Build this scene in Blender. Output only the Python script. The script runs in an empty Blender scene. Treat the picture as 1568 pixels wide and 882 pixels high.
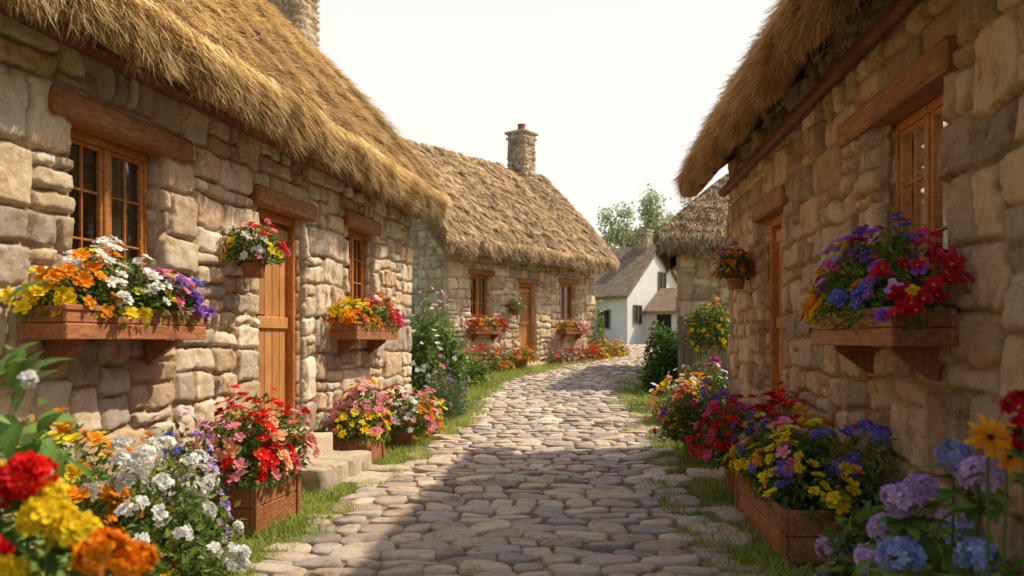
import bpy, math, numpy as np
from mathutils import Matrix, Vector
rng=np.random.default_rng(7)
ZV=np.array([0,0,1.])
def A(*v): return np.array(v,float)
def unit(v):
    v=np.asarray(v,float); l=np.linalg.norm(v,axis=-1,keepdims=True); return v/np.maximum(l,1e-9)
# ---------------------------------------------------------------- noise
_T=np.random.default_rng(3).random((256,256))
def vn(x,y,s=0):
    x=np.asarray(x,float)+s*17.3; y=np.asarray(y,float)+s*9.7
    xi=np.floor(x).astype(int); yi=np.floor(y).astype(int); fx=x-xi; fy=y-yi
    fx=fx*fx*(3-2*fx); fy=fy*fy*(3-2*fy)
    a=_T[xi&255,yi&255];b=_T[(xi+1)&255,yi&255];c=_T[xi&255,(yi+1)&255];d=_T[(xi+1)&255,(yi+1)&255]
    return (a*(1-fx)+b*fx)*(1-fy)+(c*(1-fx)+d*fx)*fy
def fbm(x,y,s=0,o=3):
    r=0;a=.5;t=0
    for i in range(o):
        r=r+a*vn(x*2**i,y*2**i,s+i); t+=a; a*=.5
    return r/t
# ---------------------------------------------------------------- mesh accumulator
class Acc:
    def __init__(s): s.V=[];s.F=[];s.C=[];s.n=0
    def add(s,V,F,C):
        V=np.asarray(V,float).reshape(-1,3); C=np.asarray(C,float)
        if C.ndim==1: C=np.tile(C,(len(V),1))
        if not isinstance(F,list): F=[F]
        for f in F:
            f=np.asarray(f,int)
            if f.size: s.F.append(f+s.n)
        s.V.append(V);s.C.append(C);s.n+=len(V)
    def obj(s,name,mat,parent=None,smooth=False):
        V=np.concatenate(s.V);C=np.clip(np.concatenate(s.C),0,1)
        me=bpy.data.meshes.new(name)
        me.vertices.add(len(V)); me.vertices.foreach_set('co',V.astype(np.float32).ravel())
        li=np.concatenate([f.ravel() for f in s.F]); tot=np.concatenate([np.full(len(f),f.shape[1]) for f in s.F])
        st=np.concatenate([[0],np.cumsum(tot)[:-1]])
        me.loops.add(len(li)); me.loops.foreach_set('vertex_index',li.astype(np.int32))
        me.polygons.add(len(tot)); me.polygons.foreach_set('loop_start',st.astype(np.int32))
        me.update(calc_edges=True)
        at=me.color_attributes.new('Col','FLOAT_COLOR','POINT')
        at.data.foreach_set('color',np.concatenate([C,np.ones((len(C),1))],1).astype(np.float32).ravel())
        me.polygons.foreach_set('use_smooth',np.full(len(tot),smooth))
        me.materials.append(mat); me.update()
        ob=bpy.data.objects.new(name,me); bpy.context.scene.collection.objects.link(ob)
        if parent:
            ob.parent=parent; ob.matrix_parent_inverse=Matrix.Translation(-parent.location)
        return ob
def empty(name,loc):
    e=bpy.data.objects.new(name,None); e.location=loc; e.empty_display_size=.2
    bpy.context.scene.collection.objects.link(e); return e
# ---------------------------------------------------------------- primitives
def cbox(acc,c,ax,h,ch=.008,col=(1,1,1)):
    c=np.asarray(c,float);ax=np.asarray(ax,float);ch=min(ch,min(h)*.45)
    V=[];idx={}
    for i,s in enumerate([(a,b,e) for a in(-1,1) for b in(-1,1) for e in(-1,1)]):
        for k in range(3):
            p=[s[j]*(h[j]-(0 if j==k else ch)) for j in range(3)]; idx[(s,k)]=len(V); V.append(p)
    Q=[];T=[]
    for k in range(3):
        o=[j for j in range(3) if j!=k]
        for sg in(-1,1):
            f=[]
            for a,b in((-1,-1),(1,-1),(1,1),(-1,1)):
                s=[0,0,0];s[k]=sg;s[o[0]]=a;s[o[1]]=b;f.append(idx[(tuple(s),k)])
            Q.append(f)
        for a in(-1,1):
            for b in(-1,1):
                s1=[0,0,0];s1[k]=-1;s1[o[0]]=a;s1[o[1]]=b;s2=list(s1);s2[k]=1
                Q.append([idx[(tuple(s1),o[0])],idx[(tuple(s2),o[0])],idx[(tuple(s2),o[1])],idx[(tuple(s1),o[1])]])
    for s in [(a,b,e) for a in(-1,1) for b in(-1,1) for e in(-1,1)]: T.append([idx[(s,k)] for k in range(3)])
    V=np.array(V)
    def fix(F):
        R=[]
        for f in F:
            p=V[f]; nn=np.cross(p[1]-p[0],p[2]-p[0])
            R.append(f if nn@p.mean(0)>0 else f[::-1])
        return np.array(R)
    Q=fix(Q);T=fix(T)
    acc.add(c+V@ax,[Q,T],col)
def tube(acc,P,R,seg=8,col=(1,1,1)):
    P=np.asarray(P,float);V=[]
    for i,p in enumerate(P):
        t=unit(P[min(i+1,len(P)-1)]-P[max(i-1,0)]); u=unit(np.cross(t,A(.31,.17,.9) if abs(t[2])<.9 else A(1,0,0))); w=np.cross(t,u)
        for k in range(seg):
            a=2*math.pi*k/seg; V.append(p+R[i]*(math.cos(a)*u+math.sin(a)*w))
    F=[[i*seg+k,i*seg+(k+1)%seg,(i+1)*seg+(k+1)%seg,(i+1)*seg+k] for i in range(len(P)-1) for k in range(seg)]
    acc.add(V,[np.array(F),np.array([list(range(seg))[::-1],[(len(P)-1)*seg+k for k in range(seg)]])],col)
def lathe(acc,c,prof,seg=20,col=(1,1,1)):
    V=[];m=len(prof)
    for r,z in prof:
        for k in range(seg):
            a=2*math.pi*k/seg;V.append((c[0]+r*math.cos(a),c[1]+r*math.sin(a),c[2]+z))
    F=[[i*seg+k,i*seg+(k+1)%seg,(i+1)*seg+(k+1)%seg,(i+1)*seg+k] for i in range(m-1) for k in range(seg)]
    acc.add(V,np.array(F),col)
def blades(acc,P,D,N,L,W,C,bend,blunt=False):
    n=len(P);S=unit(np.cross(D,N));L=L[:,None];W=W[:,None];b=np.asarray(bend).reshape(-1,1)
    if blunt:
        V=np.stack([P-S*W/2,P+S*W/2,P+D*L+N*b+S*W*.42,P+D*L*.97+N*b-S*W*.3],1).reshape(-1,3)
        acc.add(V,np.arange(n)[:,None]*4+np.array([0,1,2,3]),np.repeat(C,4,0));return
    V=np.stack([P-S*W/2,P+S*W/2,P+D*L*.55+N*b*.3+S*W*.4,P+D*L*.55+N*b*.3-S*W*.4,P+D*L+N*b],1).reshape(-1,3)
    i=np.arange(n)[:,None]*5
    acc.add(V,[i+np.array([0,1,2,3]),i+np.array([3,2,4])],np.repeat(C,5,0))
def leaves(acc,P,D,N,L,W,C,fine=False):
    n=len(P);S=unit(np.cross(D,N));N=np.cross(S,D);L=L[:,None];W=W[:,None]
    if not fine:
        V=np.stack([P,P+D*L*.45+S*W/2+N*L*.1,P+D*L-N*L*.12,P+D*L*.45-S*W/2+N*L*.1],1).reshape(-1,3)
        i=np.arange(n)[:,None]*4
        acc.add(V,[i+np.array([0,1,2]),i+np.array([0,2,3])],np.repeat(C,4,0)); return
    ts=[0,.15,.35,.6,.82,1];ws=[.06,.6,1,.85,.45,.02];rows=[]
    for t,w in zip(ts,ws):
        m=P+D*L*t-N*L*.35*t*t
        rows+= [m+S*W*w/2+N*W*.14*w,m,m-S*W*w/2+N*W*.14*w]
    V=np.stack(rows,1).reshape(-1,3);i=np.arange(n)[:,None]*18;F=[]
    for r in range(5):
        for k in range(2): F.append(i+np.array([r*3+k,r*3+k+1,r*3+k+4,r*3+k+3]))
    CC=np.repeat(C,18,0).reshape(n,18,3).copy(); CC[:,1::3]*=1.35
    acc.add(V,F,CC.reshape(-1,3))
def blooms(acc,P,N,R,C,cc,layers=2,k=5,cup=.15,r=rng):
    n=len(P);R=np.asarray(R)[:,None]
    T=unit(np.cross(N,unit(r.normal(size=(n,3)))));B=np.cross(N,T)
    tmpl=[(.06,0,0),(.5,-.34,.10),(.93,-.3,.1),(1.04,0,.03),(.93,.3,.1),(.5,.34,.10)]
    for l in range(layers):
        sc=1-.38*l;cu=cup+.38*l
        for j in range(k):
            a=2*math.pi*(j+.5*l)/k+.12*r.normal(size=(n,1)); e=T*np.cos(a)+B*np.sin(a); f=-T*np.sin(a)+B*np.cos(a)
            jit=np.clip(1+.1*r.normal(size=(n,1)),.8,1.2)
            V=np.stack([P+R*sc*jit*(e*x+f*y*5/k+N*(z+cu*x+.02*l)) for x,y,z in tmpl],1).reshape(-1,3)
            i=np.arange(n)[:,None]*6
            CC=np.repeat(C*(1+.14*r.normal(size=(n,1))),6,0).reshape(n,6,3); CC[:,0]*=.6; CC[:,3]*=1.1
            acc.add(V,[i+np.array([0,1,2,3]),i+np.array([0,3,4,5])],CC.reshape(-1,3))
    if cc is not None:
        V=np.stack([P+R*.2*(T*math.cos(a)+B*math.sin(a))+N*R*.1 for a in np.arange(6)*math.pi/3],1).reshape(-1,3)
        acc.add(V,np.arange(n)[:,None]*6+np.arange(6),A(*cc))
# ---------------------------------------------------------------- materials
def newmat(name):
    m=bpy.data.materials.new(name);m.use_nodes=True;nt=m.node_tree;nt.nodes.clear()
    o=nt.nodes.new('ShaderNodeOutputMaterial');return m,nt,o
def nd(nt,t,**k):
    x=nt.nodes.new(t)
    for a,b in k.items(): setattr(x,a,b)
    return x
def noise(nt,scale,detail=4,vec=(1,1,1),rough=.6):
    tc=nd(nt,'ShaderNodeTexCoord');mp=nd(nt,'ShaderNodeMapping');mp.inputs['Scale'].default_value=vec
    n=nd(nt,'ShaderNodeTexNoise');n.inputs['Scale'].default_value=scale;n.inputs['Detail'].default_value=detail;n.inputs['Roughness'].default_value=rough
    nt.links.new(tc.outputs['Object'],mp.inputs[0]);nt.links.new(mp.outputs[0],n.inputs['Vector']);return n.outputs['Fac']
def ramp(nt,fac,stops):
    r=nd(nt,'ShaderNodeValToRGB');e=r.color_ramp.elements
    while len(e)<len(stops): e.new(.5)
    for x,(p,c) in zip(e,stops): x.position=p;x.color=(*c,1)
    nt.links.new(fac,r.inputs[0]);return r.outputs[0]
def mixc(nt,t,f,a,b):
    m=nd(nt,'ShaderNodeMix',data_type='RGBA',blend_type=t)
    if isinstance(f,(int,float)): m.inputs[0].default_value=f
    else: nt.links.new(f,m.inputs[0])
    for i,v in((6,a),(7,b)):
        if isinstance(v,tuple): m.inputs[i].default_value=(*v,1)
        else: nt.links.new(v,m.inputs[i])
    return m.outputs[2]
def bump(nt,h,s,d,prev=None):
    b=nd(nt,'ShaderNodeBump');b.inputs['Strength'].default_value=s;b.inputs['Distance'].default_value=d
    nt.links.new(h,b.inputs['Height'])
    if prev: nt.links.new(prev,b.inputs['Normal'])
    return b.outputs[0]
def pbsdf(nt,o,col,rough=.8,nrmo=None,spec=.4):
    p=nd(nt,'ShaderNodeBsdfPrincipled')
    if isinstance(col,tuple): p.inputs['Base Color'].default_value=(*col,1)
    else: nt.links.new(col,p.inputs['Base Color'])
    p.inputs['Roughness'].default_value=rough;p.inputs['Specular IOR Level'].default_value=spec
    if nrmo: nt.links.new(nrmo,p.inputs['Normal'])
    nt.links.new(p.outputs[0],o.inputs[0]);return p
def attr(nt):
    a=nd(nt,'ShaderNodeAttribute',attribute_name='Col');return a.outputs['Color']
def m_stone(name,rough=.85,fs=1,moss=.3,spec=.3,lich=.6):
    m,nt,o=newmat(name);n1=noise(nt,6*fs,4,rough=.7);n3=noise(nt,2.2,3);n4=noise(nt,17*fs,7,rough=.82)
    c=mixc(nt,'MULTIPLY',1.,attr(nt),ramp(nt,n1,[(.32,(.60,.45,.31)),(.44,(.92,.85,.76)),(.55,(1,1,1)),(.72,(1.0,.96,.88))]))
    c=mixc(nt,'MULTIPLY',.85,c,ramp(nt,n4,[(.3,(.60,.54,.48)),(.48,(1.0,1.0,1.0))]))
    c=mixc(nt,'MIX',ramp(nt,n4,[(.56,(0,0,0)),(.66,(lich,lich,lich))]),c,(.76,.69,.58))
    c=mixc(nt,'MIX',ramp(nt,n3,[(.58,(0,0,0)),(.78,(moss,moss,moss))]),c,(.20,.16,.06))
    b=bump(nt,n4,.9,.024);pbsdf(nt,o,c,rough,b,spec);return m
def m_wood(name,c1,c2,vec,rough=.55):
    m,nt,o=newmat(name);n=noise(nt,6,5,vec,.65);n2=noise(nt,1.7,2)
    c=ramp(nt,n,[(.25,c1),(.48,tuple((a+b)/2 for a,b in zip(c1,c2))),(.7,c2)])
    c=mixc(nt,'MULTIPLY',.7,c,ramp(nt,n2,[(.3,(.6,.55,.5)),(.65,(1.1,1.1,1.1))]))
    c=mixc(nt,'MULTIPLY',1.,c,attr(nt))
    pbsdf(nt,o,c,rough,bump(nt,n,.6,.008),.35);return m
def m_leaf(name,tr=.35,rough=.55,spec=.25):
    m,nt,o=newmat(name);c=attr(nt)
    p=nd(nt,'ShaderNodeBsdfPrincipled');nt.links.new(c,p.inputs['Base Color']);p.inputs['Roughness'].default_value=rough;p.inputs['Specular IOR Level'].default_value=spec
    t=nd(nt,'ShaderNodeBsdfTranslucent');nt.links.new(c,t.inputs[0]);mx=nd(nt,'ShaderNodeMixShader');mx.inputs[0].default_value=tr
    nt.links.new(p.outputs[0],mx.inputs[1]);nt.links.new(t.outputs[0],mx.inputs[2]);nt.links.new(mx.outputs[0],o.inputs[0]);return m
M={}
M['stone']=m_stone('rubble_stone');M['cobble']=m_stone('cobble_stone',.5,1.3,.06,.5,.4)
M['lintel']=m_wood('lintel_wood',(.15,.055,.022),(.48,.21,.08),(9,1.2,9),.7)
M['frame']=m_wood('frame_wood',(.30,.10,.022),(.68,.28,.07),(5,5,5),.5)
M['door']=m_wood('door_wood',(.32,.13,.035),(.74,.36,.13),(11,11,.8),.5)
M['boxwood']=m_wood('box_wood',(.21,.07,.028),(.56,.23,.09),(9,1.2,9),.55)
M['grey']=m_wood('weathered_wood',(.12,.10,.075),(.32,.27,.21),(9,9,1),.85)
M['pot']=m_wood('terracotta',(.30,.10,.045),(.52,.21,.10),(1.5,1.5,1.5),.8)
M['leaf']=m_leaf('foliage',.42);M['petal']=m_leaf('petals',.32,.6,.15);M['straw']=m_leaf('thatch_straw',.22,.75,.2)
def m_plain(name,c1,c2,s=3,rough=.85,bs=.4,bd=.01,vec=(1,1,1)):
    m,nt,o=newmat(name);n=noise(nt,s,5,vec,.7);pbsdf(nt,o,ramp(nt,n,[(.3,c1),(.7,c2)]),rough,bump(nt,n,bs,bd));return m
M['thatch']=m_plain('thatch_bed',(.20,.12,.05),(.48,.32,.14),9,.95,.8,.03,(1,1,3))
M['plaster']=m_plain('white_plaster',(.66,.65,.62),(.85,.84,.81),1.3)
M['slate']=m_plain('old_roof',(.16,.11,.075),(.33,.24,.16),4,.9,.8,.05)
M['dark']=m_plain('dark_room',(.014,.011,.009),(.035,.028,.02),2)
M['curtain']=m_plain('curtain_cloth',(.55,.46,.36),(.65,.57,.46),3)
M['soil']=m_plain('soil',(.03,.02,.012),(.09,.06,.035),20)
M['metal']=m_plain('black_iron',(.02,.02,.02),(.04,.035,.03),20,.5)
M['blue']=m_plain('blue_door_paint',(.08,.14,.25),(.13,.2,.33),3)
def m_ground():
    m,nt,o=newmat('ground_grass');n=noise(nt,1.2,5);n2=noise(nt,25,4,rough=.7)
    c=ramp(nt,n,[(.3,(.10,.14,.03)),(.5,(.16,.21,.045)),(.7,(.20,.18,.08))])
    c=mixc(nt,'MULTIPLY',.8,c,ramp(nt,n2,[(.3,(.5,.5,.5)),(.7,(1.3,1.3,1.2))]));pbsdf(nt,o,c,.95,bump(nt,n2,.8,.02));return m
M['ground']=m_ground()
M['bed']=m_plain('path_bed',(.12,.095,.055),(.34,.27,.17),11,.95,.8,.015)
m,nt,o=newmat('window_glass');g_=nd(nt,'ShaderNodeBsdfGlossy');g_.inputs['Roughness'].default_value=.03;g_.inputs[0].default_value=(.9,.95,1,1)
t=nd(nt,'ShaderNodeBsdfTransparent');t.inputs[0].default_value=(.85,.87,.85,1);fr=nd(nt,'ShaderNodeFresnel');fr.inputs[0].default_value=1.7
ad=nd(nt,'ShaderNodeMath',operation='ADD');ad.inputs[1].default_value=.07;nt.links.new(fr.outputs[0],ad.inputs[0])
mx=nd(nt,'ShaderNodeMixShader');nt.links.new(ad.outputs[0],mx.inputs[0]);nt.links.new(t.outputs[0],mx.inputs[1]);nt.links.new(g_.outputs[0],mx.inputs[2]);nt.links.new(mx.outputs[0],o.inputs[0]);M['glass']=m
# ---------------------------------------------------------------- terrain
_gy=np.array([-100,7.5,9.5,12,15,18,21,25,30,600.]);_gz=np.array([0,0,.05,.19,.36,.54,.70,.85,.95,1.0])
def g(y): 
    y=np.asarray(y,float);return sum(np.interp(y+k,_gy,_gz) for k in(-.8,-.4,0,.4,.8))/5
_L=np.array([(-3,-1.5),(2,-1.5),(4,-1.4),(4.65,-1.29),(6.3,-1.15),(9,-.89),(10.9,-.55),(13.7,-.42),(15.8,.05),(18.6,1.33),(20.9,2.75),(24,3.6),(30,3.9),(36,4.0)])
_R=np.array([(-3,1.1),(2,1.1),(4,1.10),(6.3,1.33),(9,1.60),(10.3,1.68),(12.9,1.78),(14.7,2.15),(17.1,2.94),(20.5,4.3),(24,5.6),(30,6.3),(36,6.6)])
def PL(y): return sum(np.interp(y+k,_L[:,0],_L[:,1]) for k in(-.8,0,.8))/3
def PR(y): return sum(np.interp(y+k,_R[:,0],_R[:,1]) for k in(-.8,0,.8))/3
def ground():
    ys=np.concatenate([np.linspace(-40,6,8),np.arange(7,34,.4),np.array([36,40,50,70,100,150,250,500,900])]);xs=np.array([-900,-300,-100,-40,-15,-6,-3,0,3,6,15,40,100,300,900.])
    X,Y=np.meshgrid(xs,ys);V=np.stack([X,Y,g(Y)],-1).reshape(-1,3);nx=len(xs)
    F=[[j*nx+i,j*nx+i+1,(j+1)*nx+i+1,(j+1)*nx+i] for j in range(len(ys)-1) for i in range(nx-1)]
    a=Acc();a.add(V,np.array(F),A(1,1,1));a.obj('ground',M['ground'],smooth=True)
    ys=np.arange(-2,36,.25);q=np.linspace(0,1,9);V=[]
    for y in ys:
        for k in q:
            x=PL(y)*(1-k)+PR(y)*k;wob=(vn(y*3,k*50)-.5)*.15 if k in(0,1) else 0
            V.append((x+wob,y,g(y)+.016))
    n=len(q);F=[[j*n+i,j*n+i+1,(j+1)*n+i+1,(j+1)*n+i] for j in range(len(ys)-1) for i in range(n-1)]
    a=Acc();a.add(V,np.array(F),A(1,1,1));a.obj('path_bed',M['bed'],smooth=True)
ground()
def lump(acc,q,z0,h,col,ex=3.2,seg=16,r=rng,slab=False):
    q=np.asarray(q,float)
    if slab: e=.018;rings=[(1.0,-.02),(1.0,h*.5),(1.0,h-e),(.985,h-e*.3),(.96,h),(.5,h+.002)]
    else: rings=[(1.0,-.02),(1.0,h*.45),(.975,h*.82),(.90,h*.97),(.5,h*1.01)]
    V=[];ang=(np.arange(seg)+.5)*2*math.pi/seg;ca=np.cos(ang);sa=np.sin(ang)
    rr=1/(np.abs(ca)**ex+np.abs(sa)**ex)**(1/ex);rr=rr*(1+(.012 if slab else .04)*r.normal(size=seg))
    tx,ty=(r.normal()*.055,r.normal()*.055) if not slab else (0,0)
    sx=np.linalg.norm(q[1]-q[0]);sy=np.linalg.norm(q[3]-q[0])
    for s,z in rings:
        a=ca*rr*s;b=sa*rr*s;u=(a+1)/2;v=(b+1)/2
        p=(q[0]*((1-u)*(1-v))[:,None]+q[1]*(u*(1-v))[:,None]+q[2]*(u*v)[:,None]+q[3]*((1-u)*v)[:,None])
        zz=z0+z+(a*sx*tx*.5+b*sy*ty*.5 if z>0 else 0)+ (vn(p[:,0]*12,p[:,1]*12,5)-.5)*min(h,.05)*.35*(z>0)
        V.append(np.column_stack([p,np.broadcast_to(zz,seg)]))
    c=V[-1].mean(0)+A(0,0,.001);V=np.concatenate(V+[c[None]])
    F=[[i*seg+k,i*seg+(k+1)%seg,(i+1)*seg+(k+1)%seg,(i+1)*seg+k] for i in range(len(rings)-1) for k in range(seg)]
    T=[[(len(rings)-1)*seg+k,(len(rings)-1)*seg+(k+1)%seg,len(V)-1] for k in range(seg)]
    acc.add(V,[np.array(F),np.array(T)],col)
cobpal=np.array([(.74,.62,.50),(.62,.53,.45),(.48,.40,.35),(.80,.68,.54),(.66,.51,.42),(.55,.50,.46),(.70,.57,.44)])
def cobbles():
    a=Acc();r=np.random.default_rng(11);y=.6
    def yy(x,y0): return y0+(vn(x*1.3+3,y0*1.1)-.5)*.24
    while y<33:
        hy=r.uniform(.14,.25);w=PR(y)-PL(y);xs=[r.uniform(-.12,.06)]
        while xs[-1]<w-.06: xs.append(xs[-1]+r.uniform(.15,.36))
        for i in range(len(xs)-1):
            gp=r.uniform(.003,.011);x0=PL(y)+xs[i]+gp;x1=PL(y)+xs[i+1]-gp;j=r.normal(size=4)*.015;k=r.normal(size=4)*.012
            q=[(x0+j[0],yy(x0,y)+gp+k[0]),(x1+j[1],yy(x1,y)+gp+k[1]),(x1+j[2],yy(x1,y+hy)-gp+k[2]),(x0+j[3],yy(x0,y+hy)-gp+k[3])]
            c=cobpal[r.integers(7)]*r.uniform(.72,1.12)
            lump(a,q,float(g(y)),r.uniform(.034,.050),c,ex=r.uniform(2.8,5.5),seg=16 if y<14 else 8,r=r)
        y+=hy
    a.obj('cobblestone_path',M['cobble'],smooth=True)
cobbles()
# ---------------------------------------------------------------- stone walls
spal=np.array([(.86,.72,.54),(.78,.65,.49),(.62,.53,.42),(.92,.79,.62),(.70,.52,.35),(.54,.45,.37),(.94,.83,.68),(.80,.62,.42),(.88,.73,.53)])
MORT=A(.56,.43,.29)
def tile(W,H,r,mw,mh):
    out=[];st=[(0,0,W,H)]
    while st:
        x,y,w,h=st.pop();lw=mw*r.uniform(.4,1.5);lh=mh*r.uniform(.45,1.45)
        if w<=lw and h<=lh or (w<.14 and h<.11): out.append((x,y,w,h));continue
        k=r.uniform(.27,.73)
        if w/lw>h/lh: st+=[(x,y,w*k,h),(x+w*k,y,w*(1-k),h)]
        else: st+=[(x,y,w,h*k),(x,y+h*k,w,h*(1-k))]
    return out
def grid1(a,b,br,res):
    br=sorted({a,b,*[x for x in br if a<x<b]});o=[]
    for p,q in zip(br[:-1],br[1:]):
        o+=list(np.linspace(p,q,max(1,int(round((q-p)/res)))+1)[:-1])
    return np.array(o+[b])
def panel(acc,o,d,n,u0,u1,z0,z1,ops=(),res=.02,seed=0,hb=-.035,mw=.50,mh=.34,keep=None,tint=(1,1,1),amp=1):
    r=np.random.default_rng(seed)
    us=grid1(u0,u1,[x for p in ops for x in p[:2]],res);zs=grid1(z0,z1,[x for p in ops for x in p[2:]],res)
    U,Zz=np.meshgrid(us,zs,indexing='ij')
    Uw=U-u0+(fbm(U*1.7,Zz*1.7,seed)-.5)*.10+(vn(U*7,Zz*7,seed+5)-.5)*.030+(vn(U*24,Zz*24,seed+15)-.5)*.014
    Zw=Zz-z0+(fbm(U*1.3,Zz*1.7,seed+9)-.5)*.10+(vn(U*7,Zz*7,seed+7)-.5)*.030+(vn(U*24,Zz*24,seed+17)-.5)*.014
    Dd=np.full(U.shape,-.05);H=np.zeros(U.shape);C=np.tile(MORT,U.shape+(1,));TL=np.zeros(U.shape)
    Wd,Hd=u1-u0,z1-z0
    for x,y,w,h in tile(Wd+.2,Hd+.2,r,mw,mh):
        x-=.1;y-=.1;cx,cy,hx,hy=x+w/2,y+h/2,w/2,h/2
        i0,i1=np.searchsorted(us-u0,[x-.14,x+w+.14]);j0,j1=np.searchsorted(zs-z0,[y-.15,y+h+.15]);sl=np.s_[i0:i1,j0:j1]
        if i0>=i1 or j0>=j1: continue
        ca=r.normal()*.05;X_=(Uw[sl]-cx)+ca*(Zw[sl]-cy);Y_=(Zw[sl]-cy)-ca*(Uw[sl]-cx)*.6
        m=(np.abs(Uw[sl]-cx)<=hx)&(np.abs(Zw[sl]-cy)<=hy);qx=np.abs(X_)-hx;qy=np.abs(Y_)-hy;rr=.20*min(hx,hy)
        dd=-(np.hypot(np.maximum(qx+rr,0),np.maximum(qy+rr,0))+np.minimum(np.maximum(qx+rr,qy+rr),0)-rr)
        for sx,sy in((1,1),(1,-1),(-1,1),(-1,-1)):
            if r.random()<.5:
                an=r.uniform(.4,1.15);dd=np.minimum(dd,(hx*math.cos(an)+hy*math.sin(an))*r.uniform(.8,.96)-(sx*X_*math.cos(an)+sy*Y_*math.sin(an)))
        col=spal[r.integers(9)]*r.uniform(.74,1.06)*A(*tint);t1,t2=r.normal(size=2)*.055;hh=r.uniform(.1,1.3)
        Dd[sl]=np.where(m,dd,Dd[sl]);H[sl]=np.where(m,hh,H[sl]);TL[sl]=np.where(m,np.clip(t1*(Uw[sl]-cx)+t2*(Zw[sl]-cy),-.013,.013),TL[sl])
        C[sl]=np.where(m[...,None],col,C[sl])
    e=np.minimum.reduce([U-u0,u1-U,Zz-z0+.1,z1-Zz+.1]);Dd=np.minimum(Dd,e);e0=e.copy()
    for a,b,c,dq in ops:
        dx=np.maximum(a-U,U-b);dz=np.maximum(c-Zz,Zz-dq);eo=np.maximum(dx,dz);Dd=np.minimum(Dd,eo);e0=np.minimum(e0,eo)
    s=np.clip((Dd-.006)/.015,0,1);s=1-(1-s)**1.5;s2=np.clip(Dd/.06,0,1);s2=1-(1-s2)**2
    rough=(fbm(U*13,Zz*13,seed+2,4)-.5)*.022+(np.abs(vn(U*4,Zz*5,seed+4)-.5)-.25)*.028
    mo=.010*np.clip(e0*18,0,1)
    h=hb+(mo+s*(.038+.018*H-mo)+s2*.005+TL*s+rough*s+(fbm(U*20,Zz*20,seed+12)-.5)*.014*np.clip(e*40,0,1))*amp
    k=np.clip(s*1.8,0,1)[...,None];C=MORT*A(*tint)*(1-k)+C*k;C=C*(.88+.24*fbm(U*8,Zz*8,seed+3))[...,None]
    V=o+U[...,None]*d+Zz[...,None]*ZV+h[...,None]*n
    nu,nz=U.shape;I=np.arange(nu*nz).reshape(nu,nz)
    F=np.stack([I[:-1,:-1],I[1:,:-1],I[1:,1:],I[:-1,1:]],-1).reshape(-1,4)
    cu=((U[:-1,:-1]+U[1:,1:])/2).ravel();cz=((Zz[:-1,:-1]+Zz[1:,1:])/2).ravel();kp=np.ones(len(cu),bool)
    for a,b,c,dq in ops: kp&=~((cu>a)&(cu<b)&(cz>c)&(cz<dq))
    if keep is not None: kp&=keep(cu,cz)
    F=F[kp]
    if np.dot(np.cross(d,ZV),n)<0: F=F[:,::-1]
    acc.add(V.reshape(-1,3),F,C.reshape(-1,3))
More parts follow.
